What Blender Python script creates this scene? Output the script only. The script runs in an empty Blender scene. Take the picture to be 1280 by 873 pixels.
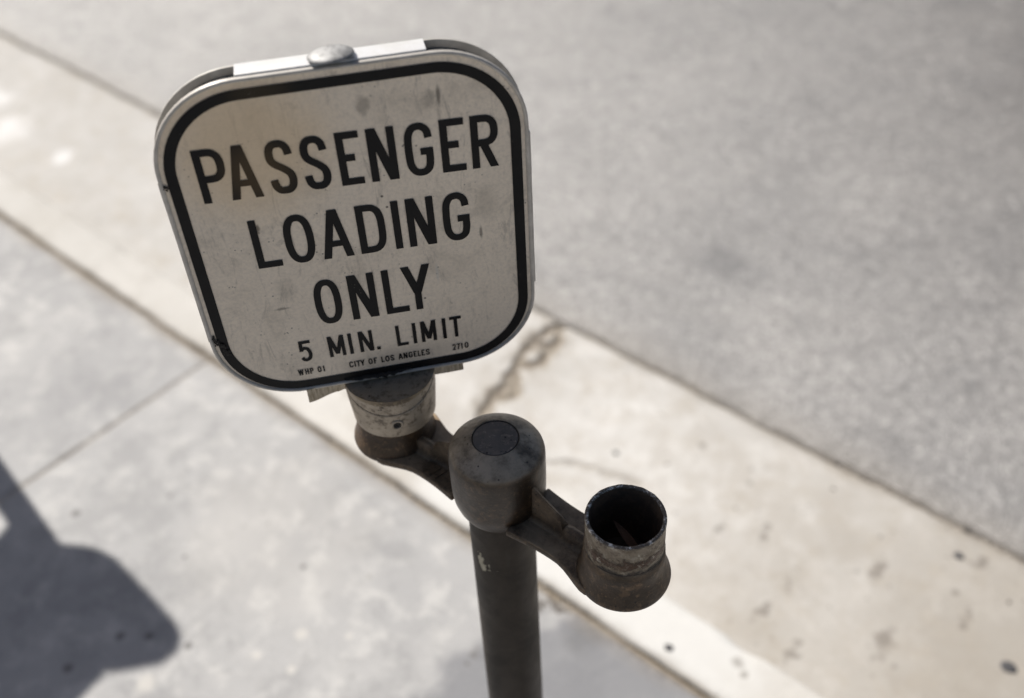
import bpy, bmesh, math, random
from mathutils import Vector, Matrix, noise
random.seed(7)
D = bpy.data
sc = bpy.context.scene
COL = sc.collection

# ------------------------------------------------------------------ camera
def camera():
    pitch, roll = .7453, -.0579
    f = Vector((0, math.cos(pitch), -math.sin(pitch)))
    r = Vector((1, 0, 0))
    u = r.cross(f)
    r2 = r * math.cos(roll) + u * math.sin(roll)
    u2 = -r * math.sin(roll) + u * math.cos(roll)
    m = Matrix((r2, u2, -f)).transposed().to_4x4()
    m.translation = (0, 0, 1.65)
    cd = D.cameras.new('camera'); c = D.objects.new('camera', cd); COL.objects.link(c)
    c.matrix_world = m
    cd.sensor_width = 36; cd.lens = 36 * 1307.3 / 1280
    cd.clip_start = .02; cd.clip_end = 500
    cd.dof.use_dof = True; cd.dof.focus_distance = .935; cd.dof.aperture_fstop = 2.6
    cd.dof.aperture_blades = 0
    sc.camera = c
camera()

# ------------------------------------------------------------------ sky, sun, exposure
SUN_AZ, SUN_EL = 39.4, 42.0          # degrees left of +Y, height
w = D.worlds.new('World'); sc.world = w; w.use_nodes = True
nt = w.node_tree; nt.nodes.clear()
sky = nt.nodes.new('ShaderNodeTexSky'); sky.sky_type = 'NISHITA'; sky.sun_disc = False
sky.sun_elevation = math.radians(SUN_EL); sky.sun_rotation = math.radians(-SUN_AZ)
sky.dust_density = 2.2; sky.air_density = .75; sky.ozone_density = .2
bg = nt.nodes.new('ShaderNodeBackground'); bg.inputs['Strength'].default_value = .05
wo = nt.nodes.new('ShaderNodeOutputWorld')
nt.links.new(sky.outputs[0], bg.inputs[0]); nt.links.new(bg.outputs[0], wo.inputs[0])
sd = D.lights.new('sun', 'SUN'); sd.energy = 5.0; sd.angle = math.radians(.53); sd.color = (1, .955, .89)
so = D.objects.new('sun', sd); COL.objects.link(so)
a, e_ = math.radians(SUN_AZ), math.radians(SUN_EL)
tosun = Vector((-math.sin(a) * math.cos(e_), math.cos(a) * math.cos(e_), math.sin(e_)))
so.rotation_euler = tosun.to_track_quat('Z', 'Y').to_euler()
so.location = tosun * 20
sc.view_settings.view_transform = 'Standard'; sc.view_settings.look = 'None'
sc.view_settings.exposure = .32; sc.view_settings.gamma = 1

# ------------------------------------------------------------------ object helpers
def link(name, me, mat=None, parent=None):
    o = D.objects.new(name, me); COL.objects.link(o)
    if mat is not None and me is not None: me.materials.append(mat)
    if parent is not None: o.parent = parent
    return o
def build(name, bm, mat, parent=None, smooth=40, loc=None):
    me = D.meshes.new(name)
    bmesh.ops.recalc_face_normals(bm, faces=bm.faces)
    bm.to_mesh(me); bm.free()
    o = link(name, me, mat, parent)
    if smooth:
        for p in me.polygons: p.use_smooth = True
        me.set_sharp_from_angle(angle=math.radians(smooth))
    if loc is not None: o.location = loc
    return o
def tag(o, label=None, cat=None, group=None, kind=None):
    if label: o['label'] = label
    if cat: o['category'] = cat
    if group: o['group'] = group
    if kind: o['kind'] = kind
    return o
def empty(name, loc=(0, 0, 0), rz=0):
    o = D.objects.new(name, None); COL.objects.link(o); o.location = loc; o.rotation_euler.z = rz
    o.empty_display_size = .05
    return o

# ------------------------------------------------------------------ material helpers
class N:
    def __init__(s, name):
        s.m = D.materials.new(name); s.m.use_nodes = True; s.t = s.m.node_tree; s.t.nodes.clear()
        s.out = s.n('ShaderNodeOutputMaterial'); s.b = s.n('ShaderNodeBsdfPrincipled')
        s.l(s.b.outputs[0], s.out.inputs[0])
        s.tc = s.n('ShaderNodeTexCoord').outputs['Object']
    def n(s, t, **k):
        x = s.t.nodes.new(t)
        for a_, v in k.items(): setattr(x, a_, v)
        return x
    def l(s, a_, b_): s.t.links.new(a_, b_)
    def set(s, sock, v):
        if hasattr(v, 'links') or isinstance(v, bpy.types.NodeSocket): s.l(v, sock)
        else: sock.default_value = v
    def noise(s, scale, detail=4, rough=.55, dist=0, vec=None, off=None):
        x = s.n('ShaderNodeTexNoise'); x.inputs['Scale'].default_value = scale
        x.inputs['Detail'].default_value = detail; x.inputs['Roughness'].default_value = rough
        x.inputs['Distortion'].default_value = dist
        v = vec if vec is not None else s.tc
        if off is not None:
            q = s.n('ShaderNodeVectorMath', operation='ADD'); s.l(v, q.inputs[0]); q.inputs[1].default_value = (off, off * .7, off * 1.3); v = q.outputs[0]
        s.l(v, x.inputs['Vector']); return x.outputs[0]
    def voro(s, scale, out='Distance', feature='F1', vec=None):
        x = s.n('ShaderNodeTexVoronoi', feature=feature); x.inputs['Scale'].default_value = scale
        s.l(vec if vec is not None else s.tc, x.inputs['Vector']); return x.outputs[out]
    def ramp(s, v, a_, b_, lo=0., hi=1.):
        x = s.n('ShaderNodeMapRange', interpolation_type='SMOOTHSTEP')
        s.l(v, x.inputs['Value'])
        x.inputs['From Min'].default_value = a_; x.inputs['From Max'].default_value = b_
        x.inputs['To Min'].default_value = lo; x.inputs['To Max'].default_value = hi
        return x.outputs[0]
    def math(s, op, a_, b_=0.):
        x = s.n('ShaderNodeMath', operation=op); s.set(x.inputs[0], a_); s.set(x.inputs[1], b_); return x.outputs[0]
    def mix(s, f, c1, c2, mode='MIX'):
        x = s.n('ShaderNodeMix', data_type='RGBA', blend_type=mode)
        s.set(x.inputs[0], f)
        s.set(x.inputs[6], c1 if not isinstance(c1, tuple) else (*c1, 1))
        s.set(x.inputs[7], c2 if not isinstance(c2, tuple) else (*c2, 1))
        return x.outputs[2]
    def attr(s, name):
        return s.n('ShaderNodeAttribute', attribute_name=name).outputs['Fac']
    def bump(s, h, strength=.4, dist=.002, prev=None):
        x = s.n('ShaderNodeBump'); x.inputs['Strength'].default_value = strength; x.inputs['Distance'].default_value = dist
        s.l(h, x.inputs['Height'])
        if prev is not None: s.l(prev, x.inputs['Normal'])
        return x.outputs[0]
    def spot(s, x0, y0, r0, r1, wob=.02, scale=18, sx=1., sy=1., rot=0.):
        """soft stain or falloff patch with an uneven outline at a fixed place of the object's own XY"""
        d = s.n('ShaderNodeVectorMath', operation='SUBTRACT'); s.l(s.tc, d.inputs[0]); d.inputs[1].default_value = (x0, y0, 0)
        mp = s.n('ShaderNodeMapping'); mp.inputs['Rotation'].default_value = (0, 0, rot); mp.inputs['Scale'].default_value = (sx, sy, 0)
        s.l(d.outputs[0], mp.inputs[0])
        ln = s.n('ShaderNodeVectorMath', operation='LENGTH'); s.l(mp.outputs[0], ln.inputs[0])
        nn = s.math('MULTIPLY', s.math('SUBTRACT', s.noise(scale, 3), .5), wob * 4)
        return s.ramp(s.math('ADD', ln.outputs['Value'], nn), r0, r1, 1., 0.)
    def done(s, base, rough=.8, metal=0., normal=None, spec=.5):
        s.set(s.b.inputs['Base Color'], base if not isinstance(base, tuple) else (*base, 1))
        s.set(s.b.inputs['Roughness'], rough); s.set(s.b.inputs['Metallic'], metal)
        s.set(s.b.inputs['Specular IOR Level'], spec)
        if normal is not None: s.l(normal, s.b.inputs['Normal'])
        return s.m

# ---- ground materials (object XY = metres along / across the kerb)
def concrete(name, c1, c2, pale, dark, pale_amt=.5, extra=None, speck=.35, seed=0.):
    m = N(name)
    big = m.noise(2.3, 4, .6, .4, off=seed); mid = m.noise(15, 6, .7, .1, off=seed + 3); fine = m.noise(160, 4, .7, off=seed)
    c = m.mix(m.ramp(big, .35, .66), c1, c2)
    c = m.mix(m.math('MULTIPLY', m.ramp(mid, .48, .64), pale_amt), c, pale)
    c = m.mix(m.math('MULTIPLY', m.ramp(m.noise(6.5, 7, .74, .15, off=seed + 20), .47, .64), .5), c, dark)
    c = m.mix(m.math('MULTIPLY', m.ramp(m.noise(9, 5, .7, .8, off=seed + 9), .56, .74), .5), c, dark)
    c = m.mix(m.math('MULTIPLY', m.ramp(fine, .42, .72), .22), c, dark)
    # scattered dark pits and grit
    v = m.voro(26); msk = m.ramp(m.noise(7, 2, off=seed + 5), .54, .62)
    c = m.mix(m.math('MULTIPLY', m.math('MULTIPLY', m.ramp(v, .10, .20, 1, 0), msk), speck), c, (.10, .09, .08))
    v2 = m.voro(75); c = m.mix(m.math('MULTIPLY', m.ramp(v2, .12, .24, 1, 0), .16), c, (.12, .11, .10))
    if extra: c = extra(m, c)
    c = m.mix(m.attr('dirt'), c, m.mix(m.ramp(m.noise(50, 5, .75, off=2.), .38, .62), (.15, .122, .092), (.30, .262, .21)))
    nb = m.bump(fine, .55, .0015); nb = m.bump(mid, .4, .004, nb)
    return m.done(c, .76, 0, nb, .35)

def ex_walk(m, c):
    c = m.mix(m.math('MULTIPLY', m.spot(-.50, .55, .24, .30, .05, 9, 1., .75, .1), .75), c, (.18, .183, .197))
    c = m.mix(m.math('MULTIPLY', m.spot(-.62, .82, .01, .05, .02, 22, 1., 1.), .5), c, (.15, .15, .15))
    c = m.mix(m.math('MULTIPLY', m.spot(-.742, .775, .010, .030, .03, 34, 1., .28, -.12), .85), c, (.115, .105, .095))
    c = m.mix(m.math('MULTIPLY', m.spot(-.705, .842, .010, .030, .03, 40, 1., 1.3), .9), c, (.085, .075, .065))
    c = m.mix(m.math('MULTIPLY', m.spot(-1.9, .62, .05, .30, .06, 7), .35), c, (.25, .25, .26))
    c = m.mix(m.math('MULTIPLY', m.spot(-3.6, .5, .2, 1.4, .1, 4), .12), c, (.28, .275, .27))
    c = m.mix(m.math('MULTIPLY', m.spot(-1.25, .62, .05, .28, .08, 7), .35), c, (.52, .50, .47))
    for x, y, r in [(-1.279, .287, .011), (-1.236, .321, .010), (-1.164, .354, .009), (-1.296, .189, .012), (-1.595, .395, .011), (-1.13, .60, .007), (-1.33, .47, .006)]:
        c = m.mix(m.math('MULTIPLY', m.spot(x, y, r * .4, r * 1.2, .002, 60), .62), c, (.07, .065, .06))
    for x, y, r in [(-1.02, .50, .014), (-.98, .44, .010), (-.88, .37, .012), (-1.05, .42, .010), (-1.16, .26, .02), (-.95, .55, .008)]:
        c = m.mix(m.math('MULTIPLY', m.spot(x, y, r * .4, r * 1.3, .003, 50), .6), c, (.60, .575, .53))
    return c
def ex_gutter(m, c):
    c = m.mix(m.math('MULTIPLY', m.spot(-3.6, 1.3, .6, 2.0, .12, 4, .8, 1.), .45), c, (.36, .35, .335))
    for x, y, r in [(-3.36, 1.17, .13), (-3.05, 1.215, .05), (-3.6, 1.25, .12)]:
        c = m.mix(m.math('MULTIPLY', m.spot(x, y, r * .3, r * 1.1, .05, 9), .65), c, (.74, .74, .74))
    # right end painted darker tan for corner falloff, then cloudy old stains
    c = m.mix(m.math('MULTIPLY', m.spot(.35, 1.30, .15, .95, .10, 5, .7, .7), .65), c, (.28, .245, .20))
    c = m.mix(m.ramp(m.noise(11, 7, .75, .1, off=31.), .47, .66, 0, .45), c, (.38, .34, .285))
    for x, y, r in [(-.426, 1.146, .028), (-.417, 1.235, .030), (-.30, 1.36, .035), (-.22, 1.22, .05), (-.52, 1.30, .03), (-.12, 1.36, .03), (-.6, 1.26, .02), (-.05, 1.10, .05), (.12, 1.42, .04), (-.75, 1.42, .02), (-.15, 1.50, .03), (-.34, 1.10, .03)]:
        c = m.mix(m.math('MULTIPLY', m.spot(x, y, 0, r * .85, .030, 42, 1.7, .8, x * 9), .62), c, (.17, .15, .13))
    v = m.voro(13); c = m.mix(m.math('MULTIPLY', m.math('MULTIPLY', m.ramp(v, .05, .13, 1, 0), m.ramp(m.noise(4, 2, off=41.), .50, .60)), .6), c, (.16, .145, .125))
    return c
def ex_kerb(m, c):
    c = m.mix(m.math('MULTIPLY', m.spot(-3.2, .92, .4, 1.6, .12, 4, .8, 1.), .4), c, (.38, .37, .35))
    c = m.mix(m.math('MULTIPLY', m.spot(-.685, .872, .004, .020, .022, 44, .8, 1.3), .8), c, (.14, .12, .10))
    c = m.mix(m.math('MULTIPLY', m.spot(-.73, .92, .33, .43, .03, 14, 1, .4), .75), c, (.66, .655, .635))
    for x, y, r in [(-.38, .945, .012), (-.36, .93, .008), (-.49, .893, .0)]:
        if r: c = m.mix(m.math('MULTIPLY', m.spot(x, y, r * .3, r * 1.3, .004, 60), .5), c, (.15, .13, .11))
    return c
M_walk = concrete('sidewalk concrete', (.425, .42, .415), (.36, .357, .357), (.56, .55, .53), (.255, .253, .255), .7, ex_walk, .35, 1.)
M_gutter = concrete('gutter concrete', (.57, .555, .53), (.49, .475, .45), (.70, .685, .66), (.42, .39, .35), .45, ex_gutter, .30, 5.)
M_kerb = concrete('kerb concrete', (.60, .58, .545), (.54, .52, .485), (.70, .68, .64), (.42, .39, .34), .4, ex_kerb, .30, 8.)
m = N('packed joint dirt'); M_dirt = m.done(m.mix(m.noise(60), (.20, .165, .12), (.27, .225, .17)), .95)

def asphalt():
    m = N('sun bleached asphalt')
    st = m.voro(230); stc = m.voro(230, 'Color'); st2 = m.voro(95, 'Color'); st2d = m.voro(95)
    g = m.n('ShaderNodeSeparateColor'); m.l(stc, g.inputs[0]); g2 = m.n('ShaderNodeSeparateColor'); m.l(st2, g2.inputs[0])
    c = m.mix(m.ramp(g.outputs[0], 0, 1), (.35, .335, .325), (.60, .58, .56))
    c = m.mix(m.math('MULTIPLY', m.ramp(st2d, .25, .42, 1, 0), m.ramp(g2.outputs[0], .30, 1., 0, .75)), c, (.40, .385, .365))
    c = m.mix(m.math('MULTIPLY', m.ramp(g2.outputs[1], .93, .96), m.ramp(st2d, .2, .35, 1, 0)), c, (.85, .83, .80))  # sparse stones painted near white in place of sun glints
    c = m.mix(m.ramp(st, .28, .55, 0, .55), c, (.085, .083, .082))
    c = m.mix(m.ramp(m.noise(1.6, 5, .6, .5), .38, .66, 0, .35), c, (.13, .13, .135))
    c = m.mix(m.ramp(m.noise(8, 5, .7, .5), .50, .70, 0, .38), c, (.11, .11, .112))
    c = m.mix(m.ramp(m.noise(16, 4, .7, .3, off=4.), .55, .72, 0, .3), c, (.36, .345, .325))
    c = m.mix(m.math('MULTIPLY', m.spot(.7, 4.5, .9, 3.1, .12, 2, 1., 1.), .8), c, (.105, .094, .086))  # broad dark patch puts corner falloff into the asphalt colour
    c = m.mix(m.ramp(m.noise(75, 4, .8, off=21.), .52, .64, 0, .55), c, (.10, .095, .09))
    c = m.mix(m.math('MULTIPLY', m.spot(-.02, 2.5, .05, .16, .03, 12, .6, 1.4), .55), c, (.09, .09, .095))
    c = m.mix(m.math('MULTIPLY', m.spot(-1.05, 2.0, .03, .10, .03, 14, .8, 1.4), .45), c, (.10, .10, .105))
    c = m.mix(m.ramp(m.noise(30, 5, .75, .1, off=11.), .48, .64, 0, .45), c, (.135, .13, .127))
    c = m.mix(m.ramp(m.noise(45, 3, .6, .1, off=14.), .54, .68, 0, .45), c, (.50, .485, .465))
    c = m.mix(m.attr('dirt'), c, (.24, .20, .15))
    nb = m.bump(m.math('SUBTRACT', 1., st), .8, .003); nb = m.bump(m.noise(40, 4, .7), .5, .004, nb)
    return m.done(c, m.ramp(m.noise(12, 3), .3, .7, .40, .56), 0, nb, .8)
M_asphalt = asphalt()

# ---- metal and paint materials
def cast_metal(name, c1, c2, c3, rough=(.42, .68), metal=.35, dust_sky=(.22, .20, .17), dust_sky_amt=.35, pit=.25, spec=.28):
    m = N(name)
    a_ = m.noise(22, 6, .68, .4); b_ = m.noise(90, 5, .7); c_ = m.noise(420, 3, .6)
    c = m.mix(m.ramp(a_, .36, .64), c1, c2)
    c = m.mix(m.math('MULTIPLY', m.ramp(b_, .50, .66), .8), c, c3)
    c = m.mix(m.ramp(m.noise(190, 4, .75, off=7.), .56, .68, 0, .55), c, tuple(x * 2. for x in c3))
    c = m.mix(m.ramp(m.noise(60, 6, .8, .5, off=12.), .58, .68, 0, .5), c, (.012, .009, .007))
    nz = m.n('ShaderNodeSeparateXYZ'); m.l(m.n('ShaderNodeNewGeometry').outputs['Normal'], nz.inputs[0])
    c = m.mix(m.math('MULTIPLY', m.math('MULTIPLY', m.ramp(nz.outputs['Z'], .15, .85), m.ramp(m.noise(38, 6, .72), .28, .68, .12, 1.)), dust_sky_amt), c, dust_sky)  # dust on upward faces; on iron and cap it paints in missing skylight
    v = m.voro(150); c = m.mix(m.math('MULTIPLY', m.ramp(v, .10, .2, 1, 0), m.ramp(m.noise(30, 2, off=2.), .5, .6, 0, .8)), c, (.015, .012, .01))
    nb = m.bump(b_, pit, .0009); nb = m.bump(c_, .35, .0004, nb)
    return m.done(c, m.ramp(m.noise(35, 5, .6, off=6.), .3, .7, *rough), metal, nb, spec)
M_cast = cast_metal('dark weathered cast iron', (.062, .038, .021), (.032, .020, .011), (.13, .080, .042), (.38, .58), .1, (.37, .275, .18), 1., .9, .35)
M_cap = cast_metal('dark bronze painted cap', (.038, .024, .014), (.022, .0145, .009), (.075, .046, .025), (.30, .46), .15, (.56, .46, .34), .95, .5, .5)
M_plug = cast_metal('dull dark grey plug', (.24, .20, .165), (.18, .152, .128), (.30, .25, .20), (.62, .8), 0., (.16, .15, .14), .35, .6)
M_zinc = cast_metal('worn grey zinc collar', (.48, .41, .32), (.38, .325, .255), (.10, .078, .055), (.42, .60), .25, (.2, .17, .13), .3, .35)
M_recess = cast_metal('grimy recess', (.42, .34, .235), (.13, .10, .07), (.34, .27, .165), (.6, .8), 0., (.2, .17, .13), .3, .5)
def pole_mat():
    m = N('dark brown painted pipe')
    a_ = m.noise(14, 6, .65, .5)
    sv = m.n('ShaderNodeMapping'); sv.inputs['Scale'].default_value = (1, 1, .12); m.l(m.tc, sv.inputs[0])
    st = m.noise(160, 4, .6, vec=sv.outputs[0])
    c = m.mix(m.ramp(a_, .35, .65), (.026, .0165, .0090), (.013, .0085, .0046))
    c = m.mix(m.ramp(st, .55, .75, 0, .4), c, (.036, .031, .025))
    def chip(px, py, pz, r, wob):
        d = m.n('ShaderNodeVectorMath', operation='SUBTRACT'); m.l(m.tc, d.inputs[0]); d.inputs[1].default_value = (px, py, pz)
        mp = m.n('ShaderNodeMapping'); mp.inputs['Scale'].default_value = (1., 1., .42); m.l(d.outputs[0], mp.inputs[0])
        ln = m.n('ShaderNodeVectorMath', operation='LENGTH'); m.l(mp.outputs[0], ln.inputs[0])
        return m.ramp(m.math('ADD', ln.outputs['Value'], m.math('MULTIPLY', m.math('SUBTRACT', m.noise(150, 4, .8), .5), wob)), r, r * 1.35, 1., 0.)
    for q in CHIPS: c = m.mix(chip(*q), c, (.42, .385, .29))
    return m.done(c, m.ramp(a_, .3, .7, .45, .6), .0, m.bump(m.noise(120, 5, .7), .25, .0008), .22)
def chip_pos(ang, z): return (.033 * math.cos(ang), .033 * math.sin(ang), z)
CHIPS = [(*chip_pos(math.radians(-136), .776), .0028, .020), (*chip_pos(math.radians(-131), .766), .0026, .016), (*chip_pos(math.radians(-118), .768), .0010, .010), (*chip_pos(math.radians(-104), .7655), .0007, .006)]
M_pole = pole_mat()
def socket_mat():
    m = N('rusty scraped socket pipe')
    z = m.n('ShaderNodeSeparateXYZ'); m.l(m.tc, z.inputs[0]); zz = z.outputs['Z']
    a_ = m.noise(30, 6, .7, .6); b_ = m.noise(110, 5, .75)
    c = m.mix(m.ramp(a_, .35, .65), (.27, .222, .160), (.15, .115, .078))
    c = m.mix(m.ramp(b_, .48, .66, 0, .75), c, (.38, .335, .265))
    wz = m.math('ADD', zz, m.math('MULTIPLY', m.math('SUBTRACT', m.noise(60, 6, .8), .5), .034))
    band = m.math('MULTIPLY', m.ramp(wz, .897, .901), m.ramp(wz, .9055, .910, 1, 0))
    band = m.math('MULTIPLY', band, m.ramp(m.noise(26, 4, .7, off=9.), .38, .52, .15, 1.))
    c = m.mix(m.math('MULTIPLY', band, .9), c, (.075, .036, .020))
    c = m.mix(m.ramp(m.noise(70, 5, .8, off=4.), .56, .64, 0, .8), c, (.07, .045, .03))
    c = m.mix(m.math('MULTIPLY', m.ramp(m.noise(85, 4, .7, off=14.), .58, .66), m.ramp(zz, .893, .900)), c, (.52, .47, .38))
    c = m.mix(m.ramp(wz, .890, .8965, 1, 0), c, (.036, .030, .025))
    c = m.mix(m.math('MULTIPLY', m.ramp(m.noise(38, 3, .6, off=3.), .6, .72), .55), c, (.10, .07, .05))
    nb = m.bump(b_, .9, .0016); nb = m.bump(a_, .9, .003, nb); nb = m.bump(band, 1., .0012, nb)
    return m.done(c, m.ramp(a_, .3, .7, .45, .7), .05, nb, .3)
M_socket = socket_mat()
m = N('filed steel rim'); t_ = m.noise(190, 5, .8); M_rim = m.done(m.mix(m.ramp(t_, .50, .63), (.15, .12, .09), (.95, .90, .82)), m.ramp(t_, .4, .7, .5, .28), m.ramp(t_, .5, .62, .1, .5), m.bump(t_, .8, .001))
m = N('sooty pipe inside'); M_inside = m.done(m.mix(m.ramp(m.noise(40, 5, .7), .4, .65), (.09, .062, .042), (.19, .12, .072)), .75, 0, m.bump(m.noise(90, 5), .5, .001))

def face_mat(pale=1.):
    """aged off-white sheeting; object XZ = the sign's own plane in metres"""
    m = N('aged white sign sheeting' if pale == 1 else 'aluminium rim')
    base = m.mix(m.ramp(m.noise(7, 5, .6, .4), .32, .68), (.88, .775, .635), (.82, .72, .59))
    base = m.mix(m.ramp(m.noise(22, 7, .74, .8), .47, .70, 0, .45), base, (.48, .42, .34))
    mp = m.n('ShaderNodeMapping'); mp.inputs['Rotation'].default_value = (0, .5, 0); mp.inputs['Scale'].default_value = (2.2, 1, .55); m.l(m.tc, mp.inputs[0])
    base = m.mix(m.ramp(m.noise(34, 7, .78, 1.2, vec=mp.outputs[0]), .53, .70, 0, .55), base, (.34, .305, .26))
    base = m.mix(m.ramp(m.noise(300, 3, .6), .35, .75, 0, .22), base, (.33, .31, .28))
    v = m.voro(95); gate = m.ramp(m.noise(18, 2, off=8.), .57, .64)
    base = m.mix(m.math('MULTIPLY', m.math('MULTIPLY', m.ramp(v, .08, .17, 1, 0), gate), .95), base, (.07, .062, .055))
    v = m.voro(230); gate = m.ramp(m.noise(40, 2, off=3.), .56, .66)
    base = m.mix(m.math('MULTIPLY', m.math('MULTIPLY', m.ramp(v, .10, .24, 1, 0), gate), .8), base, (.10, .09, .08))
    def smear_or_glow(x0, z0, r, amt, col, sx=1., sz=1., rot=0., wob=.006, sc_=70):
        nonlocal base
        d = m.n('ShaderNodeVectorMath', operation='SUBTRACT'); m.l(m.tc, d.inputs[0]); d.inputs[1].default_value = (x0, 0, z0)
        q = m.n('ShaderNodeMapping'); q.inputs['Rotation'].default_value = (0, rot, 0); q.inputs['Scale'].default_value = (sx, 0, sz); m.l(d.outputs[0], q.inputs[0])
        ln = m.n('ShaderNodeVectorMath', operation='LENGTH'); m.l(q.outputs[0], ln.inputs[0])
        nn = m.math('MULTIPLY', m.math('SUBTRACT', m.noise(sc_, 5, .75), .5), wob * 3)
        base = m.mix(m.math('MULTIPLY', m.ramp(m.math('ADD', ln.outputs['Value'], nn), r * .3, r * 1.1, 1., 0.), amt), base, col)
    smear_or_glow(.018, .128, .011, .55, (.22, .195, .165), 1.6, 1., .5)
    smear_or_glow(.071, .126, .010, .45, (.22, .195, .165), 1.3, 1., -.4)
    smear_or_glow(.079, .128, .012, .75, (.12, .105, .09), 5., 1., -.35, .002)
    smear_or_glow(.112, .018, .022, .28, (.30, .27, .22), 1.5, 1., .9)
    smear_or_glow(-.075, -.04, .016, .22, (.22, .20, .17), 1.5, 1.)
    smear_or_glow(.02, -.145, .03, .3, (.24, .22, .19), .5, 1.6)
    smear_or_glow(-.082, -.062, .009, .55, (.08, .07, .06), 1, 5., .3, .004, 200)
    smear_or_glow(-.085, .028, .006, .8, (.07, .06, .05), 2.5, 1., .2, .004, 300)
    smear_or_glow(.105, -.012, .009, .7, (.14, .12, .10), 5, 1., -.3, .003, 160)
    smear_or_glow(.062, -.05, .014, .6, (.60, .57, .52), 7, 1., .1, .002, 60)
    smear_or_glow(-.078, .105, .085, .60, (.78, .59, .36), 1, 1., 0, .014, 24)  # warm reflected glow painted into the sheeting colour
    r = m.ramp(m.noise(26, 5, .7), .3, .7, .34, .52)
    return m.done(base, r, 0., m.bump(m.noise(210, 4, .7), .12, .0004), .25)
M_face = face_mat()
def print_mat():
    m = N('black sign ink with painted glow')
    # warm reflected light painted brown into the ink at the second and third letters
    c = m.mix(m.ramp(m.noise(40, 5, .7), .4, .7), (.007, .007, .008), (.012, .0115, .0115))
    d = m.n('ShaderNodeVectorMath', operation='SUBTRACT'); m.l(m.tc, d.inputs[0]); d.inputs[1].default_value = (-.074, 0, .083)
    q = m.n('ShaderNodeMapping'); q.inputs['Scale'].default_value = (1., 0, 1.); m.l(d.outputs[0], q.inputs[0])
    ln = m.n('ShaderNodeVectorMath', operation='LENGTH'); m.l(q.outputs[0], ln.inputs[0])
    c = m.mix(m.ramp(ln.outputs['Value'], .010, .042, .85, 0), c, (.085, .058, .030))
    d = m.n('ShaderNodeVectorMath', operation='SUBTRACT'); m.l(m.tc, d.inputs[0]); d.inputs[1].default_value = (-.06, 0, .153)
    ln = m.n('ShaderNodeVectorMath', operation='LENGTH'); m.l(d.outputs[0], ln.inputs[0])
    c = m.mix(m.ramp(ln.outputs['Value'], .005, .035, .6, 0), c, (.060, .045, .025))  # same painted glow on the border above
    v = m.voro(420); c = m.mix(m.math('MULTIPLY', m.ramp(v, .1, .2, 1, 0), m.ramp(m.noise(50, 3, off=5.), .6, .68, 0, .7)), c, (.22, .20, .17))
    return m.done(c, .45, 0, m.bump(m.noise(210, 4, .7), .12, .0004), .16)
M_ink = print_mat()
m = N('brushed aluminium rim'); t_ = m.noise(60, 5, .7)
M_alu = m.done(m.mix(m.ramp(t_, .35, .65), (.56, .53, .485), (.44, .415, .375)), m.ramp(t_, .3, .7, .38, .52), .12, m.bump(m.noise(400, 3), .1, .0003))
m = N('bright channel strip'); t_ = m.noise(50, 5, .7)
M_strip = m.done(m.mix(m.ramp(t_, .4, .68), (.80, .80, .80), (.66, .655, .64)), m.ramp(t_, .3, .7, .28, .40), .35, m.bump(m.noise(300, 3), .06, .0003))
m = N('grey channel web'); t_ = m.noise(70, 5, .7, .8)
M_web = m.done(m.mix(m.ramp(t_, .38, .66), (.17, .18, .18), (.11, .12, .125)), .5, .3, m.bump(t_, .2, .0005))
m = N('galvanised bolt'); t_ = m.noise(120, 5, .7)
v = m.ramp(m.voro(170), .10, .2, 1, 0)
M_bolt = m.done(m.mix(m.math('MULTIPLY', v, .5), m.mix(m.ramp(t_, .4, .65), (.33, .33, .33), (.20, .20, .20)), (.07, .07, .07)), .6, .3, m.bump(t_, .35, .0006))
m = N('black rubber grime'); M_rubber = m.done(m.mix(m.noise(90), (.010, .009, .008), (.028, .024, .02)), .8, 0, m.bump(m.noise(200, 4), .7, .001))
m = N('weathered foam and steel strip'); q = m.n('ShaderNodeMapping'); q.inputs['Scale'].default_value = (9, 1, 1); m.l(m.tc, q.inputs[0]); t_ = m.noise(50, 5, .7, vec=q.outputs[0])
M_plate = m.done(m.mix(m.ramp(t_, .35, .65), (.66, .57, .43), (.33, .26, .17)), .75, .1, m.bump(t_, .5, .001))
m = N('dead red brown leaf'); M_leaf = m.done(m.mix(m.noise(120), (.34, .19, .12), (.22, .13, .08)), .8)
m = N('dry grass litter'); M_litter = m.done(m.mix(m.noise(120), (.12, .08, .05), (.06, .045, .03)), .85)
m = N('trodden black gum'); t_ = m.noise(90, 3); M_gum = m.done(m.mix(t_, (.045, .045, .05), (.09, .088, .09)), .7, 0, m.bump(t_, .3, .001))

# ------------------------------------------------------------------ ground (frame: x along the kerb, y across it)
KY = -.7451
kd = Vector((math.cos(KY), math.sin(KY), 0)); kn = Vector((-math.sin(KY), math.cos(KY), 0))
def w2k(x, y): v_ = Vector((x, y, 0)); return v_.dot(kd), v_.dot(kn)
GZ = -.12                             # gutter and road level; the sidewalk and kerb top are at 0
def kn1(x, f, s=0): return noise.noise(Vector((x * f, s * 7.3, s * 1.7)))

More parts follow.
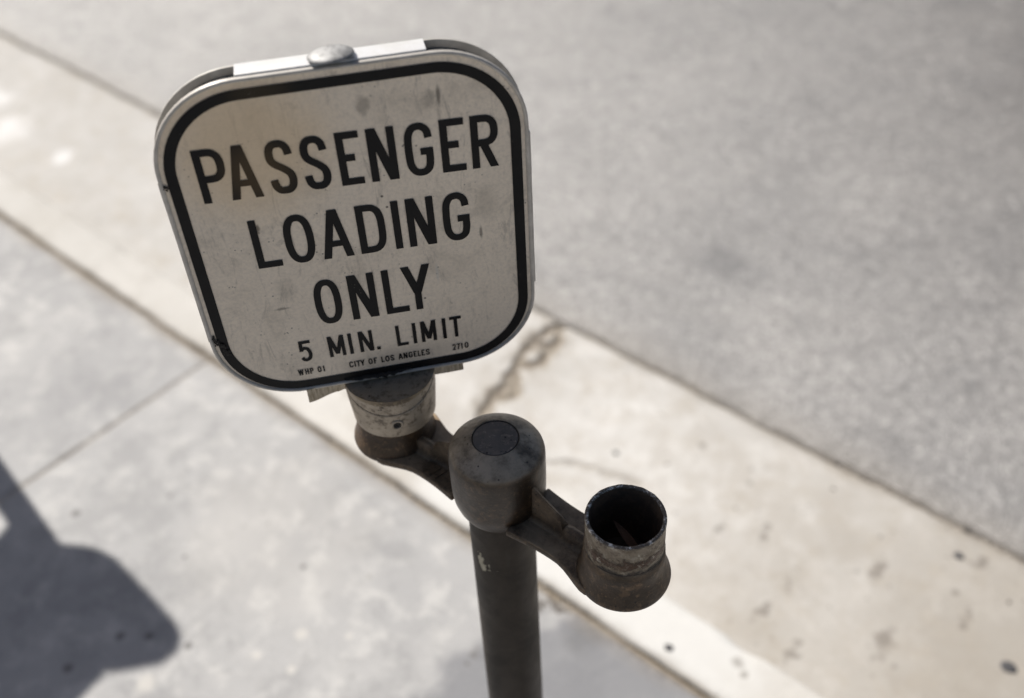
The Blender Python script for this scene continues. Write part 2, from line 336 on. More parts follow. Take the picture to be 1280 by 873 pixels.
def surface(name, xs, ys, zf, mat, parent, inside=None, skirt=None, off=(0, 0)):
    """grid surface with z and dirt given by zf(x, y) -> (z, dirt, x2, y2)"""
    me = D.meshes.new(name); vs = []; di = []
    for y in ys:
        for x in xs:
            z, d, x2, y2 = zf(x, y); vs.append((x2, y2, z)); di.append(d)
    nx, ny = len(xs), len(ys)
    fs = [(j * nx + i, j * nx + i + 1, (j + 1) * nx + i + 1, (j + 1) * nx + i) for j in range(ny - 1) for i in range(nx - 1)]
    if skirt is not None:             # drop the rim so that the piece is a solid slab seen in its joints
        ring = [i for i in range(nx)] + [j * nx + nx - 1 for j in range(1, ny)] + [(ny - 1) * nx + i for i in range(nx - 2, -1, -1)] + [j * nx for j in range(ny - 2, 0, -1)]
        b0 = len(vs)
        for k in ring: vs.append((vs[k][0], vs[k][1], skirt)); di.append(1.)
        n_ = len(ring)
        fs += [(ring[k], b0 + k, b0 + (k + 1) % n_, ring[(k + 1) % n_]) for k in range(n_)]
    me.from_pydata(vs, [], fs); me.update()
    at = me.attributes.new('dirt', 'FLOAT', 'POINT'); at.data.foreach_set('value', di)
    for p in me.polygons: p.use_smooth = True
    me.set_sharp_from_angle(angle=math.radians(55))
    return link(name, me, mat, parent)
def axis(a_, b_, step, e0, fine=None, extra=()):
    """coordinates a..b, with close ones near the ends for the rounded edges"""
    s_ = {a_, b_}
    for d in e0: s_.add(a_ + d); s_.add(b_ - d)
    x = a_
    while x < b_:
        if e0[-1] < x - a_ and x < b_ - e0[-1]: s_.add(x)
        x += fine[2] if fine and fine[0] <= x <= fine[1] else step
    for x in extra:
        if a_ < x < b_: s_.add(x)
    return sorted(s_)
def sst(a_, b_, x):
    t = min(1, max(0, (x - a_) / (b_ - a_))); return t * t * (3 - 2 * t)

EDGE = (.0015, .004, .008, .013)
# --- sidewalk slabs
sidewalk = empty('sidewalk', rz=KY); tag(sidewalk, kind='structure', label='pale grey concrete sidewalk of tooled square slabs')
YB = .857
bed = bmesh.new()
bmesh.ops.create_grid(bed, x_segments=1, y_segments=1, size=1)
for v_ in bed.verts: v_.co = Vector((v_.co.x * 30 - 1, (-10 + YB) / 2 + v_.co.y * (10 + YB) / 2, -.0045))
build('joint_bed', bed, M_dirt, sidewalk, 0)
def slab(x0, x1, y0, y1, seed):
    near = -4 < x0 < 1 and y1 > 0
    st = .035 if near else .25
    xs = axis(x0, x1, st, EDGE); ys = axis(y0, y1, st, EDGE)
    def zf(x, y):
        wob = .0035 if near else 0
        ex = min(x - x0, x1 - x); ey = min(y - y0, y1 - y); e2 = min(ex, ey)
        z = -.0038 * (1 - sst(0, .011 + .003 * kn1(x + y, 9, seed), ey)) - .0016 * (1 - sst(0, .009, ex))
        z += .0012 * noise.noise(Vector((x * 3, y * 3, seed))) + .0004 * noise.noise(Vector((x * 25, y * 25, seed)))
        d = (1 - sst(.002, .012 + .005 * kn1(x + y, 11, seed + 2), ex)) * .42
        d = max(d, (1 - sst(.0015, .020 + .014 * kn1(x, 9, seed + 2), ey)) * (.75 + .3 * kn1(x, 5, seed + 6)))
        f = 1 - sst(0, .05, e2)
        if ey > .02: x = x + wob * kn1(y, 14, seed) * f
        if ex > .02: y = y + wob * kn1(x, 14, seed + 1) * f
        return z, d, x, y
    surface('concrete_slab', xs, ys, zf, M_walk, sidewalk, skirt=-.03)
k = 0
for r_, (y0, y1) in enumerate([(-1.15 + .002, YB - .006), (-3.2, -1.152)]):
    for i in range(-8, 8):
        xa = .25 + i * 2.0; k += 1
        if r_ == 1 and not -3 < i < 3: continue
        slab(xa + .0008, xa + 2 - .0008, y0, y1, k)

# --- kerb and gutter
def px2gutter(pts):   # outline points of the crack, taken as places on the gutter, metres along / across
    return pts
CR = [[(-1.269, 1.562), (-1.266, 1.534), (-1.269, 1.499), (-1.272, 1.47), (-1.271, 1.442), (-1.264, 1.406), (-1.257, 1.38), (-1.244, 1.356), (-1.241, 1.34), (-1.232, 1.311), (-1.231, 1.28), (-1.227, 1.25), (-1.221, 1.226), (-1.209, 1.201), (-1.198, 1.176), (-1.185, 1.12), (-1.19, 1.06), (-1.175, .985)],
      [(-1.266, 1.55), (-1.236, 1.521), (-1.224, 1.492), (-1.219, 1.456), (-1.211, 1.438), (-1.214, 1.41), (-1.222, 1.392), (-1.238, 1.386), (-1.252, 1.366)],
      [(-1.262, 1.46), (-1.238, 1.475), (-1.221, 1.49)],
      [(-1.232, 1.311), (-1.215, 1.30), (-1.199, 1.308)],
      [(-1.238, 1.355), (-1.219, 1.327), (-1.199, 1.308), (-1.191, 1.284), (-1.201, 1.265), (-1.225, 1.258), (-1.232, 1.259)],
      [(-1.03, 1.14), (-.998, 1.172), (-.971, 1.193), (-.941, 1.211), (-.897, 1.227), (-.847, 1.236), (-.826, 1.244), (-.797, 1.251)]]
CW = [.0125, .0125, .0085, .0070, .0105, .0060]
def seg_d(px, py, a_, b_):
    dx, dy = b_[0] - a_[0], b_[1] - a_[1]; t = max(0, min(1, ((px - a_[0]) * dx + (py - a_[1]) * dy) / (dx * dx + dy * dy)))
    return math.hypot(px - a_[0] - t * dx, py - a_[1] - t * dy)
def crack(x, y):
    best = 9.
    if not (-1.36 < x < -.7 and .95 < y < 1.6): return best
    jx = .007 * noise.noise(Vector((x * 45, y * 45, 3))) + .004 * noise.noise(Vector((x * 130, y * 130, 5))); jy = .007 * noise.noise(Vector((x * 45, y * 45, 13))); wv = 1 + .9 * noise.noise(Vector((x * 35, y * 35, 23)))
    for pl_, w_ in zip(CR, CW):
        for a_, b_ in zip(pl_, pl_[1:]):
            best = min(best, seg_d(x + jx, y + jy, a_, b_) / (w_ * wv))
    return best
def road_edge(x): return 1.556 + .007 * kn1(x, 1.7, 3) + .006 * kn1(x, 11, 4) + .003 * kn1(x, 40, 6)
gutter = empty('gutter', rz=KY); tag(gutter, kind='structure', label='cream concrete gutter pan with a jagged crack')
def gutter_piece(x0, x1, seed):
    near = x0 < -1.3 < x1
    ys = axis(.990, 1.556, .005 if near else .02, (.004,))
    xs = axis(x0, x1, .012, EDGE[1:], (-1.36, -.72, .005) if near else None)
    def zf(x, y):
        t = (y - .99) / .566
        z = GZ + .012 * t + .0008 * noise.noise(Vector((x * 4, y * 4, 2))) - .004
        ex = min(x - x0, x1 - x)
        z -= .006 * (1 - sst(0, .010, ex)); d = (1 - sst(.001, .012, ex)) * .7
        q = crack(x, y)
        kk = 1. if x < -1.1 else .45
        z -= .007 * kk * (1 - sst(.35, 1.3, q)); d = max(d, kk * .95 * (1 - sst(.4, 3.0 + 1.6 * noise.noise(Vector((x * 30, y * 30, 44))), q)))
        d = max(d, .45 * (1 - sst(.0, .035, 1.556 - y + .012 * kn1(x, 9, 8))), .5 * (1 - sst(0, .02, y - .992)))
        if y > 1.55: y = road_edge(x) - .007
        return z, d, x, y
    surface('gutter_section', xs, ys, zf, M_gutter, gutter, skirt=GZ - .05)
kerb = empty('kerb', rz=KY); tag(kerb, kind='structure', label='cream concrete kerb with rounded worn edge')
def kerb_piece(x0, x1, seed):
    prof = [(YB + .004, -.0065), (YB + .0055, -.004), (YB + .009, -.0015), (YB + .016, -.0003), (YB + .03, 0), (.89, 0), (.91, 0), (.93, 0), (.945, 0), (.958, -.0004),
            (.966, -.0012), (.974, -.0035), (.981, -.008), (.986, -.014), (.989, -.022), (.990, -.035), (.991, -.07), (.993, -.124)]
    xs = axis(x0, x1, .02, EDGE[1:])
    vs = []; di = []
    for (y, z) in prof:
        for x in xs:
            ex = min(x - x0, x1 - x)
            chip = max(0, noise.noise(Vector((x * 9, 3, seed))) - .25) * .02 * sst(.95, .985, y)
            yy = y - chip + .0015 * noise.noise(Vector((x * 6, z * 9, 1)))
            if y < .875: yy += .0035 * kn1(x, 13, 20) + .001 * kn1(x, 50, 21)
            zz = z - .005 * (1 - sst(0, .010, ex)) - chip * .6 + .0007 * noise.noise(Vector((x * 7, y * 7, 9)))
            vs.append((x, yy, zz))
            d = max((1 - sst(.001, .013, ex)) * .7, (.6 + .4 * kn1(x, 6, 33)) * (1 - sst(.0045, .020 + .010 * kn1(x, 20, 30), y - YB)))
            di.append(d)
    nx, ny = len(xs), len(prof)
    fs = [(j * nx + i, j * nx + i + 1, (j + 1) * nx + i + 1, (j + 1) * nx + i) for j in range(ny - 1) for i in range(nx - 1)]
    nb = len(vs)
    vs += [(x0, YB + .004, -.13), (x1, YB + .004, -.13)]; di += [1, 1]
    fs.append(tuple([j * nx for j in range(ny)] + [nb])); fs.append(tuple([nx - 1 + j * nx for j in range(ny)] + [nb + 1]))
    fs.append((nb, nb + 1, nx - 1, 0))
    me = D.meshes.new('kerb_section'); me.from_pydata(vs, [], fs); me.update()
    at = me.attributes.new('dirt', 'FLOAT', 'POINT'); at.data.foreach_set('value', di)
    for p in me.polygons: p.use_smooth = True
    me.set_sharp_from_angle(angle=math.radians(50))
    link('kerb_section', me, M_kerb, kerb)
for i in range(-4, 5):
    xa = -2.0 + 3.05 * i
    gutter_piece(xa + .002, xa + 3.05 - .002, i)
    xa = -.93 + 3.05 * i
    kerb_piece(xa + .0015, xa + 3.05 - .0015, i)

# --- road
road = empty('road', rz=KY); tag(road, kind='structure', label='sun bleached grey asphalt road')
def road_zf(x, y):
    y0 = road_edge(x)
    t = max(0, y - 1.556)
    z = GZ + .013 + .012 * min(1, t) + .02 * min(t, 6) + .0022 * noise.noise(Vector((x * 5, y * 5, 0))) + .0012 * noise.noise(Vector((x * 30, y * 30, 0)))
    z -= .014 * (1 - sst(0, .014, t)); d = .85 * (1 - sst(0, .016 + .012 * kn1(x, 12, 5), t))
    d = max(d, .25 * (1 - sst(0, .12 + .06 * kn1(x, 6, 6), t)))
    return z, d, x, (y0 + .001 + t)
ys = [1.556, 1.559, 1.563, 1.569, 1.577, 1.59, 1.61] + [1.64 + .04 * i for i in range(60)] + [4.2 + .4 * i for i in range(22)]
xs = [-28 + 1.0 * i for i in range(22)] + [-6 + .03 * i for i in range(267)] + [2.2 + 1. * i for i in range(24)]
surface('asphalt_surface', sorted(set(xs)), ys, road_zf, M_asphalt, road)
g_ = bmesh.new(); bmesh.ops.create_grid(g_, x_segments=1, y_segments=1, size=150)
for v_ in g_.verts: v_.co.z = GZ - .10
grd = build('ground', g_, M_dirt, None, 0); tag(grd, kind='structure', label='dirt bed under the street')
# far side of the road
far = empty('far_sidewalk', rz=KY); tag(far, kind='structure', label='far kerb and sidewalk across the road')
fb = bmesh.new(); prof = [(13.0, -.2), (13.01, .13), (13.03, .15), (13.16, .15), (17.5, .2), (17.5, -.2)]
for i in range(len(prof) - 1):
    a_ = [fb.verts.new((-28, *prof[i])), fb.verts.new((26, *prof[i])), fb.verts.new((26, *prof[i + 1])), fb.verts.new((-28, *prof[i + 1]))]; fb.faces.new(a_)
build('kerb_and_paving', fb, M_walk, far, 0)

# ------------------------------------------------------------------ metal post assembly
def lathe(bm, prof, seg=64, cx=0, cy=0, wob=0., closed_top=True, closed_bot=True, jag=0.):
    rings = []
    for k_, (r, z) in enumerate(prof):
        ring = []
        for i in range(seg):
            t = 2 * math.pi * i / seg
            rr = r * (1 + wob * noise.noise(Vector((math.cos(t) * 1.5, math.sin(t) * 1.5, z * 30))))
            ring.append(bm.verts.new((cx + rr * math.cos(t), cy + rr * math.sin(t), z)))
        rings.append(ring)
    for a_, b_ in zip(rings, rings[1:]):
        for i in range(seg):
            bm.faces.new((a_[i], a_[(i + 1) % seg], b_[(i + 1) % seg], b_[i]))
    if closed_bot: bm.faces.new(rings[0][::-1])
    if closed_top: bm.faces.new(rings[-1])
    return rings
P = Vector((-.0201, .6592, 0)); S = Vector((-.1265, .7525, 0)); C = Vector((.0897, .5618, 0))
e1 = (C - S).normalized(); n1 = Vector((-e1.y, e1.x, 0)); BR = math.atan2(e1.y, e1.x)
post = empty('sign_post', (P.x, P.y, 0))
tag(post, 'dark iron twin socket post on the sidewalk carrying a white square PASSENGER LOADING ONLY sign', 'sign post')
def rel(o, dz=0): return o - P + Vector((0, 0, dz))

b = bmesh.new()
lathe(b, [(.046, -.02), (.046, .004), (.040, .010), (.0334, .013), (.0332, .10), (.0332, .80), (.0332, .848)], 64, closed_top=False)
build('pole', b, M_pole, post)
# central cap: rounded shoulder, slight cone, flat plug let in at the top
b = bmesh.new()
lathe(b, [(.0330, .8340), (.0352, .8330), (.0385, .8375), (.0425, .846), (.0450, .855), (.0458, .862), (.0462, .875), (.0463, .905), (.0461, .911), (.0452, .9155), (.0437, .9185), (.0405, .9215), (.036, .9245), (.030, .9278), (.0250, .9302), (.0226, .9310), (.0220, .9303), (.0218, .9280), (.0, .9280)][:-1], 72, wob=.006)
cap = build('bracket_cap', b, M_cap, post, 50)
b = bmesh.new()
lathe(b, [(.0214, .9282), (.0214, .9300), (.0208, .9306), (.012, .9309), (.001, .9310)], 48, wob=.02)
build('plug', b, M_plug, cap)
# arms: cast plate with flat underside and an upright web each side
def prism(bm, pts, z0, z1):
    lo = [bm.verts.new((x, y, z0)) for x, y in pts]; hi = [bm.verts.new((x, y, z1)) for x, y in pts]
    n_ = len(pts); bm.faces.new(lo[::-1]); bm.faces.new(hi)
    for i in range(n_): bm.faces.new((lo[i], lo[(i + 1) % n_], hi[(i + 1) % n_], hi[i]))
def bevel(bm, w_, seg=2, ang=30):
    ed = [e for e in bm.edges if len(e.link_faces) == 2 and e.calc_face_angle(0) > math.radians(ang)]
    bmesh.ops.bevel(bm, geom=ed, offset=w_, segments=seg, profile=.5, affect='EDGES')
def arm(sign, L):
    b = bmesh.new(); sd_ = []
    for i in range(13):
        t = i / 12; x = .034 + (L - .034) * t
        wdt = .0335 - .0040 * math.sin(math.pi * min(1, t * 1.1)) + .0085 * sst(.55, 1, t)
        sd_.append((x, wdt))
    pts = [(sign * x, -w_) for x, w_ in sd_] + [(sign * x, w_) for x, w_ in sd_[::-1]]
    prism(b, pts, .8442, .8525)
    bmesh.ops.recalc_face_normals(b, faces=b.faces); bevel(b, .0022, 3)
    o = build('bracket_arm', b, M_cast, post, 50); o.rotation_euler.z = BR
    b = bmesh.new()
    # web: tall by the cap, stepping down to a low fillet by the socket
    xs_ = [.038, .046, .058, .070, .078, .083, .090, .100, .110, .118]; hs = [.902, .896, .888, .8815, .8765, .8660, .8680, .8670, .864, .8590]
    for i in range(len(xs_) - 1):
        pass
    v = []
    for x, h in zip(xs_, hs):
        x = sign * x; th = .0030 if abs(x) < .08 else .0058
        v.append([b.verts.new((x, -th - .005, .8515)), b.verts.new((x, -th, .8565)), b.verts.new((x, -th * .8, h - .002)), b.verts.new((x, 0, h)), b.verts.new((x, th * .8, h - .002)), b.verts.new((x, th, .8565)), b.verts.new((x, th + .005, .8515))])
    for a_, c_ in zip(v, v[1:]):
        for j in range(6): b.faces.new((a_[j], a_[j + 1], c_[j + 1], c_[j]))
        b.faces.new((a_[6], a_[0], c_[0], c_[6]))
    b.faces.new(v[0]); b.faces.new(v[-1][::-1])
    for vv in b.verts: vv.co.y -= .003
    r_ = build('web', b, M_cast, o, 60)
    # raised casting marks on the arm
    return o
armL = arm(-1, .130); armR = arm(1, .135)
# raised casting numerals on the left arm (worn foundry marks)
b = bmesh.new()
def bar2(bm, x0, y0, x1, y1, w_, z0, z1):
    d = Vector((x1 - x0, y1 - y0)).normalized() * (w_ / 2); nn = Vector((-d.y, d.x))
    prism(bm, [(x0 - nn.x, y0 - nn.y), (x1 - nn.x, y1 - nn.y), (x1 + nn.x, y1 + nn.y), (x0 + nn.x, y0 + nn.y)], z0, z1)
for q in [(-.063, -.026, -.060, -.012), (-.070, -.026, -.067, -.012), (-.079, -.026, -.076, -.020)]: bar2(b, *q, .0026, .8515, .8536)
build('casting_mark', b, M_cast, armL)
# bells and sockets at both ends
def bell(c_, z0=.8435):
    b = bmesh.new()
    lathe(b, [(.038, z0), (.0415, z0 + .0008), (.0430, z0 + .003), (.0434, z0 + .0055), (.0428, z0 + .0085), (.0412, z0 + .013), (.0394, z0 + .019), (.0380, z0 + .026), (.0370, z0 + .035), (.0364, z0 + .0455), (.0350, z0 + .0465), (.0330, z0 + .0465)], 72, c_.x, c_.y, wob=.008, closed_top=False)
    return b
rL, rC = S - P, C - P
build('socket_bell', bell(rL), M_cast, post, 60)
build('socket_bell', bell(rC), M_cast, post, 60)
def tube(c_, z1):
    b = bmesh.new()
    lathe(b, [(.0353, .850), (.0355, z1 - .022), (.0353, z1 - .012), (.0356, z1 - .003), (.03535, z1 - .0006)], 80, wob=.004, closed_top=False, closed_bot=False)
    o = build('socket_pipe', b, M_socket, post); o.location = c_
    b = bmesh.new()
    rs = lathe(b, [(.0356, z1 - .0016), (.0353, z1 - .0004), (.0345, z1), (.0330, z1), (.0322, z1 - .0006), (.0319, z1 - .002)], 96, wob=.004, closed_top=False, closed_bot=False)
    for ring in rs:
        for i, v_ in enumerate(ring): v_.co.z += .0009 * noise.noise(Vector((i * .35, 0, 2))); v_.co.x *= 1 + .008 * noise.noise(Vector((i * .5, 3, 2))); v_.co.y *= 1 + .008 * noise.noise(Vector((i * .5, 3, 2)))
    build('rim', b, M_rim, o, 60)
    b = bmesh.new()
    lathe(b, [(.0320, z1 - .0012), (.0320, .856), (.001, .856)], 64, closed_top=False, closed_bot=False)
    build('bore', b, M_inside, o)
    return o
tube(rC, .9285)
b = bmesh.new(); lathe(b, [(.0355, .86), (.0355, .925)], 64, closed_top=True, closed_bot=False)
o = build('socket_pipe', b, M_cast, post); o.location = rL

# zinc collar under the sign with a saddle-shaped top and a set screw
SY = .1683
b = bmesh.new()
rel_c = rL + Vector((.0035, -.001, 0))
lathe(b, [(.0385, .8845), (.0412, .8845), (.0418, .8855), (.0428, .896), (.0438, .908), (.0446, .918), (.0450, .930), (.0452, .9375)], 72, wob=.004, closed_top=True, closed_bot=False)
# inner return of the skirt
lathe(b, [(.0375, .900), (.0375, .8850), (.0386, .8845)], 72, closed_top=False, closed_bot=False)
col = build('collar', b, M_zinc, post, 50); col.location = rel_c; col.rotation_euler.z = SY
# two shallow cast steps wrapping the front of the collar below the plate
b = bmesh.new()
def arc_lip(bm, r0, r1, dip, z_top, a0, a1, zlow):
    n_ = 28; prev = None
    for i in range(n_ + 1):
        t = i / n_; a_ = math.radians(a0 + (a1 - a0) * t); zz = z_top - dip * math.sin(math.pi * t) ** .8
        q = [Vector((math.cos(a_) * r, math.sin(a_) * r, z)) for r, z in ((r0, zz + .001), (r1, zz + .0006), (r1 + .0004, zz - .001), (r0, zz - .0032))]
        q = [bm.verts.new(x) for x in q]
        if prev:
            for j in range(4): bm.faces.new((prev[j], prev[(j + 1) % 4], q[(j + 1) % 4], q[j]))
        else: bm.faces.new(q)
        prev = q
    bm.faces.new(prev[::-1])
arc_lip(b, .0430, .0453, .0195, .9375, -172, -22, 0)
build('lip', b, M_zinc, col, 60)
b = bmesh.new(); n_ = 28; rows = []
for i in range(n_ + 1):
    t = i / n_; a_ = math.radians(-165 + 136 * t); zl = .9375 - .0160 * math.sin(math.pi * t) ** .8
    rows.append([b.verts.new((math.cos(a_) * (.0456), math.sin(a_) * .0456, .9385)), b.verts.new((math.cos(a_) * .0449, math.sin(a_) * .0449, (zl + .9385) / 2)), b.verts.new((math.cos(a_) * .0446, math.sin(a_) * .0446, zl))])
for a_, c_ in zip(rows, rows[1:]):
    for j in range(2): b.faces.new((a_[j], a_[j + 1], c_[j + 1], c_[j]))
build('recess', b, M_recess, col, 60)
# set screw: countersunk dark ring with a socket head
def ringmesh(bm, prof, seg=24):
    rr = []
    for r, d in prof: rr.append([bm.verts.new((r * math.cos(2 * math.pi * i / seg), -d, r * math.sin(2 * math.pi * i / seg))) for i in range(seg)])
    for a_, c_ in zip(rr, rr[1:]):
        for i in range(seg): bm.faces.new((a_[i], a_[(i + 1) % seg], c_[(i + 1) % seg], c_[i]))
    bm.faces.new(rr[-1]); return rr
b = bmesh.new(); ringmesh(b, [(.0066, -.002), (.0066, .0012), (.0056, .0022), (.0042, .0022), (.0036, .0010), (.0024, .0008), (.001, .0007)])
o = build('set_screw', b, M_zinc, col, 40); o.location = (-.001, -.0430, .9045)
b = bmesh.new(); ringmesh(b, [(.0037, .0005), (.0036, .0013), (.0020, .0016), (.001, .0010)]); o = build('set_screw_socket', b, M_rubber, col, 40); o.location = (-.001, -.0430, .9045)

# ------------------------------------------------------------------ sign head
sign_o = Vector((-.1251, .7411, 1.65 - .5441))      # centre of the face, x = sign's right, -y = out of the face, z up
sign = empty('sign_head'); sign.parent = post; sign.location = sign_o - P; sign.rotation_euler.z = SY
# a sub-assembly Empty would add a level, so the parts hang from the post itself and share this placement
D.objects.remove(sign)
def sgn(o, dy=0):
    o.location = sign_o - P; o.rotation_euler.z = SY; return o
def rrect(hw, hh, rad, n_=14, sup=1.):
    pts = []
    for cx, cz, a0 in ((hw - rad, -hh + rad, -90), (hw - rad, hh - rad, 0), (-hw + rad, hh - rad, 90), (-hw + rad, -hh + rad, 180)):
        for i in range(n_ + 1):
            a_ = math.radians(a0 + 90 * i / n_); pts.append((cx + rad * math.cos(a_), cz + rad * math.sin(a_)))
    return pts
HW, HH, RAD = .1520, .1662, .076
def plate(bm, loops, cap0=True, cap1=True):
    """loops: (inset, y); rounded outline swept through them"""
    rr = []
    for ins, y in loops: rr.append([bm.verts.new((x, y, z)) for x, z in rrect(HW - ins, HH - ins, RAD - ins)])
    n_ = len(rr[0])
    for a_, c_ in zip(rr, rr[1:]):
        for i in range(n_): bm.faces.new((a_[i], a_[(i + 1) % n_], c_[(i + 1) % n_], c_[i]))
    if cap0: bm.faces.new(rr[0])
    if cap1: bm.faces.new(rr[-1][::-1])
b = bmesh.new(); plate(b, [(.0036, .0005), (.0032, -.0006), (.0024, -.0015), (.0015, -.0018), (.0007, -.0015), (.0002, -.0008), (.0, .0003), (.0, .0024), (.0004, .0026), (.0064, .0027)], False, True)
b2 = bmesh.new(); plate(b2, [(.0034, .0004)], True, False)
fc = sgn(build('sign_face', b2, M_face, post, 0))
sgn(build('front_rim', b, M_alu, post, 40))
b = bmesh.new(); plate(b, [(.0062, .0034), (.0062, .0192)], False, False); sgn(build('channel_web', b, M_web, post, 40))
b = bmesh.new(); plate(b, [(.0064, .0203), (.0004, .0204), (0, .0206), (.0, .0222), (.0008, .0229), (.004, .0230)], True, True); sgn(build('back_plate', b, M_alu, post, 24))
# clip channels: U-shaped strips hugging the top and both sides
def clip(z0, z1, side, proud=.0011, lipw=.0062):
    b = bmesh.new()
    yf, yb = .0027, .0240
    prof = [(-lipw, yf), (-.0012, yf), (0, yf + .0003), (proud, yf + .0006), (proud, yf + .0030), (proud, yb - .003), (0, yb), (-lipw, yb)]
    th = [(-lipw, yf + .0009), (-.0016, yf + .0009), (-.0008, yf + .0013), (-.0002, .0050), (-.0002, yb - .004), (-.001, yb - .0010), (-lipw, yb - .0010)]
    ring = prof + th[::-1]
    nseg = 24; rows = []
    for i in range(nseg + 1):
        s_ = z0 + (z1 - z0) * i / nseg; dent = .0002 * kn1(s_, 40, z0 * 9 + 3)
        row = []
        for o_, y in ring:
            o2 = o_ + dent
            if side == 'top': row.append(b.verts.new((s_, y, HH + o2)))
            elif side == 'left': row.append(b.verts.new((-HW - o2, y, s_)))
            else: row.append(b.verts.new((HW + o2, y, s_)))
        rows.append(row)
    n_ = len(ring)
    for a_, c_ in zip(rows, rows[1:]):
        for j in range(n_): b.faces.new((a_[j], a_[(j + 1) % n_], c_[(j + 1) % n_], c_[j]))
    b.faces.new(rows[0]); b.faces.new(rows[-1][::-1])
    return sgn(build('edge_clip', b, M_strip if side == 'top' else M_alu, post, 35))
tc_ = clip(-.0740, .0735, 'top', .0012, .0012)
clip(-.0890, .0840, 'left', .0012, .0015)
clip(-.0810, .0800, 'right', .0018, .0015)
# domed bolt on the top clip
b = bmesh.new()
pr = [(.0110, -.0016), (.0140, .0), (.0176, .0006), (.0186, .0013), (.0184, .0019), (.0168, .0031), (.0142, .0042), (.0108, .0051), (.007, .0057), (.003, .0060), (.0008, .0060)]
lathe(b, pr, 56, wob=.02)
bolt = build('domed_bolt', b, M_bolt, post, 50); sgn(bolt); bolt.location = bolt.location + Vector((0, 0, HH + .0022)) + Matrix.Rotation(SY, 3, 'Z') @ Vector((.0005, .0105, 0))
bolt.rotation_euler = (math.radians(-7), math.radians(-2), SY)

# printed black border: ring following the outline, at its own measured insets
b = bmesh.new()
oL, oR, oT, oB = .0080, .0075, .0100, .0015
def rr2(l, r, t, bt, rad):
    pts = []
    for cx, cz, a0 in ((r - rad, -bt + rad, -90), (r - rad, t - rad, 0), (-l + rad, t - rad, 90), (-l + rad, -bt + rad, 180)):
        for i in range(21):
            a_ = math.radians(a0 + 90 * i / 20); pts.append((cx + rad * math.cos(a_), cz + rad * math.sin(a_)))
    return pts
outr = rr2(.1452, .1452, .1572, .1625, .070); inr = rr2(.1362, .1360, .1482, .1532, .061)
vo = [b.verts.new((x, -.00012, z)) for x, z in outr]; vi = [b.verts.new((x, -.00012, z)) for x, z in inr]
n_ = len(vo)
for i in range(n_): b.faces.new((vo[i], vo[(i + 1) % n_], vi[(i + 1) % n_], vi[i]))
o = build('border', b, M_ink, fc, 0)

# ------------------------------------------------------------------ lettering, drawn stroke by stroke in highway style
def cat(pts, n_=7):
    out = []
    for i in range(len(pts) - 1):
        p0 = pts[max(i - 1, 0)]; p1 = pts[i]; p2 = pts[i + 1]; p3 = pts[min(i + 2, len(pts) - 1)]
        for k_ in range(n_):
            t = k_ / n_
            out.append(tuple(.5 * ((2 * p1[d]) + (-p0[d] + p2[d]) * t + (2 * p0[d] - 5 * p1[d] + 4 * p2[d] - p3[d]) * t * t + (-p0[d] + 3 * p1[d] - 3 * p2[d] + p3[d]) * t ** 3) for d in (0, 1)))
    out.append(pts[-1]); return out
def oval(n_=40, ex=2.5):
    pts = []
    for i in range(n_ + 1):
        a_ = 2 * math.pi * i / n_; c_, s_ = math.cos(a_), math.sin(a_)
        pts.append((.5 + .5 * math.copysign(abs(c_) ** (2 / ex), c_), .5 + .5 * math.copysign(abs(s_) ** (2 / ex), s_)))
    return pts
def bowl(y0, y1, x0=0.):
    h = y1 - y0; pts = [(x0, y1), (.45, y1)]
    for i in range(1, 12):
        a_ = math.pi / 2 - math.pi * i / 12; c_, s_ = math.cos(a_), math.sin(a_)
        pts.append((.45 + .55 * abs(c_) ** .8, y0 + h / 2 + h / 2 * math.copysign(abs(s_) ** .8, s_)))
    return pts + [(.45, y0), (x0, y0)]
Cc = [(1, .745), (.93, .90), (.72, .985), (.5, 1), (.24, .965), (.05, .83), (0, .62), (0, .38), (.05, .17), (.24, .035), (.5, 0), (.74, .02), (.93, .105), (1, .25)]
G_ = Cc[:-1] + [(1, .27)]
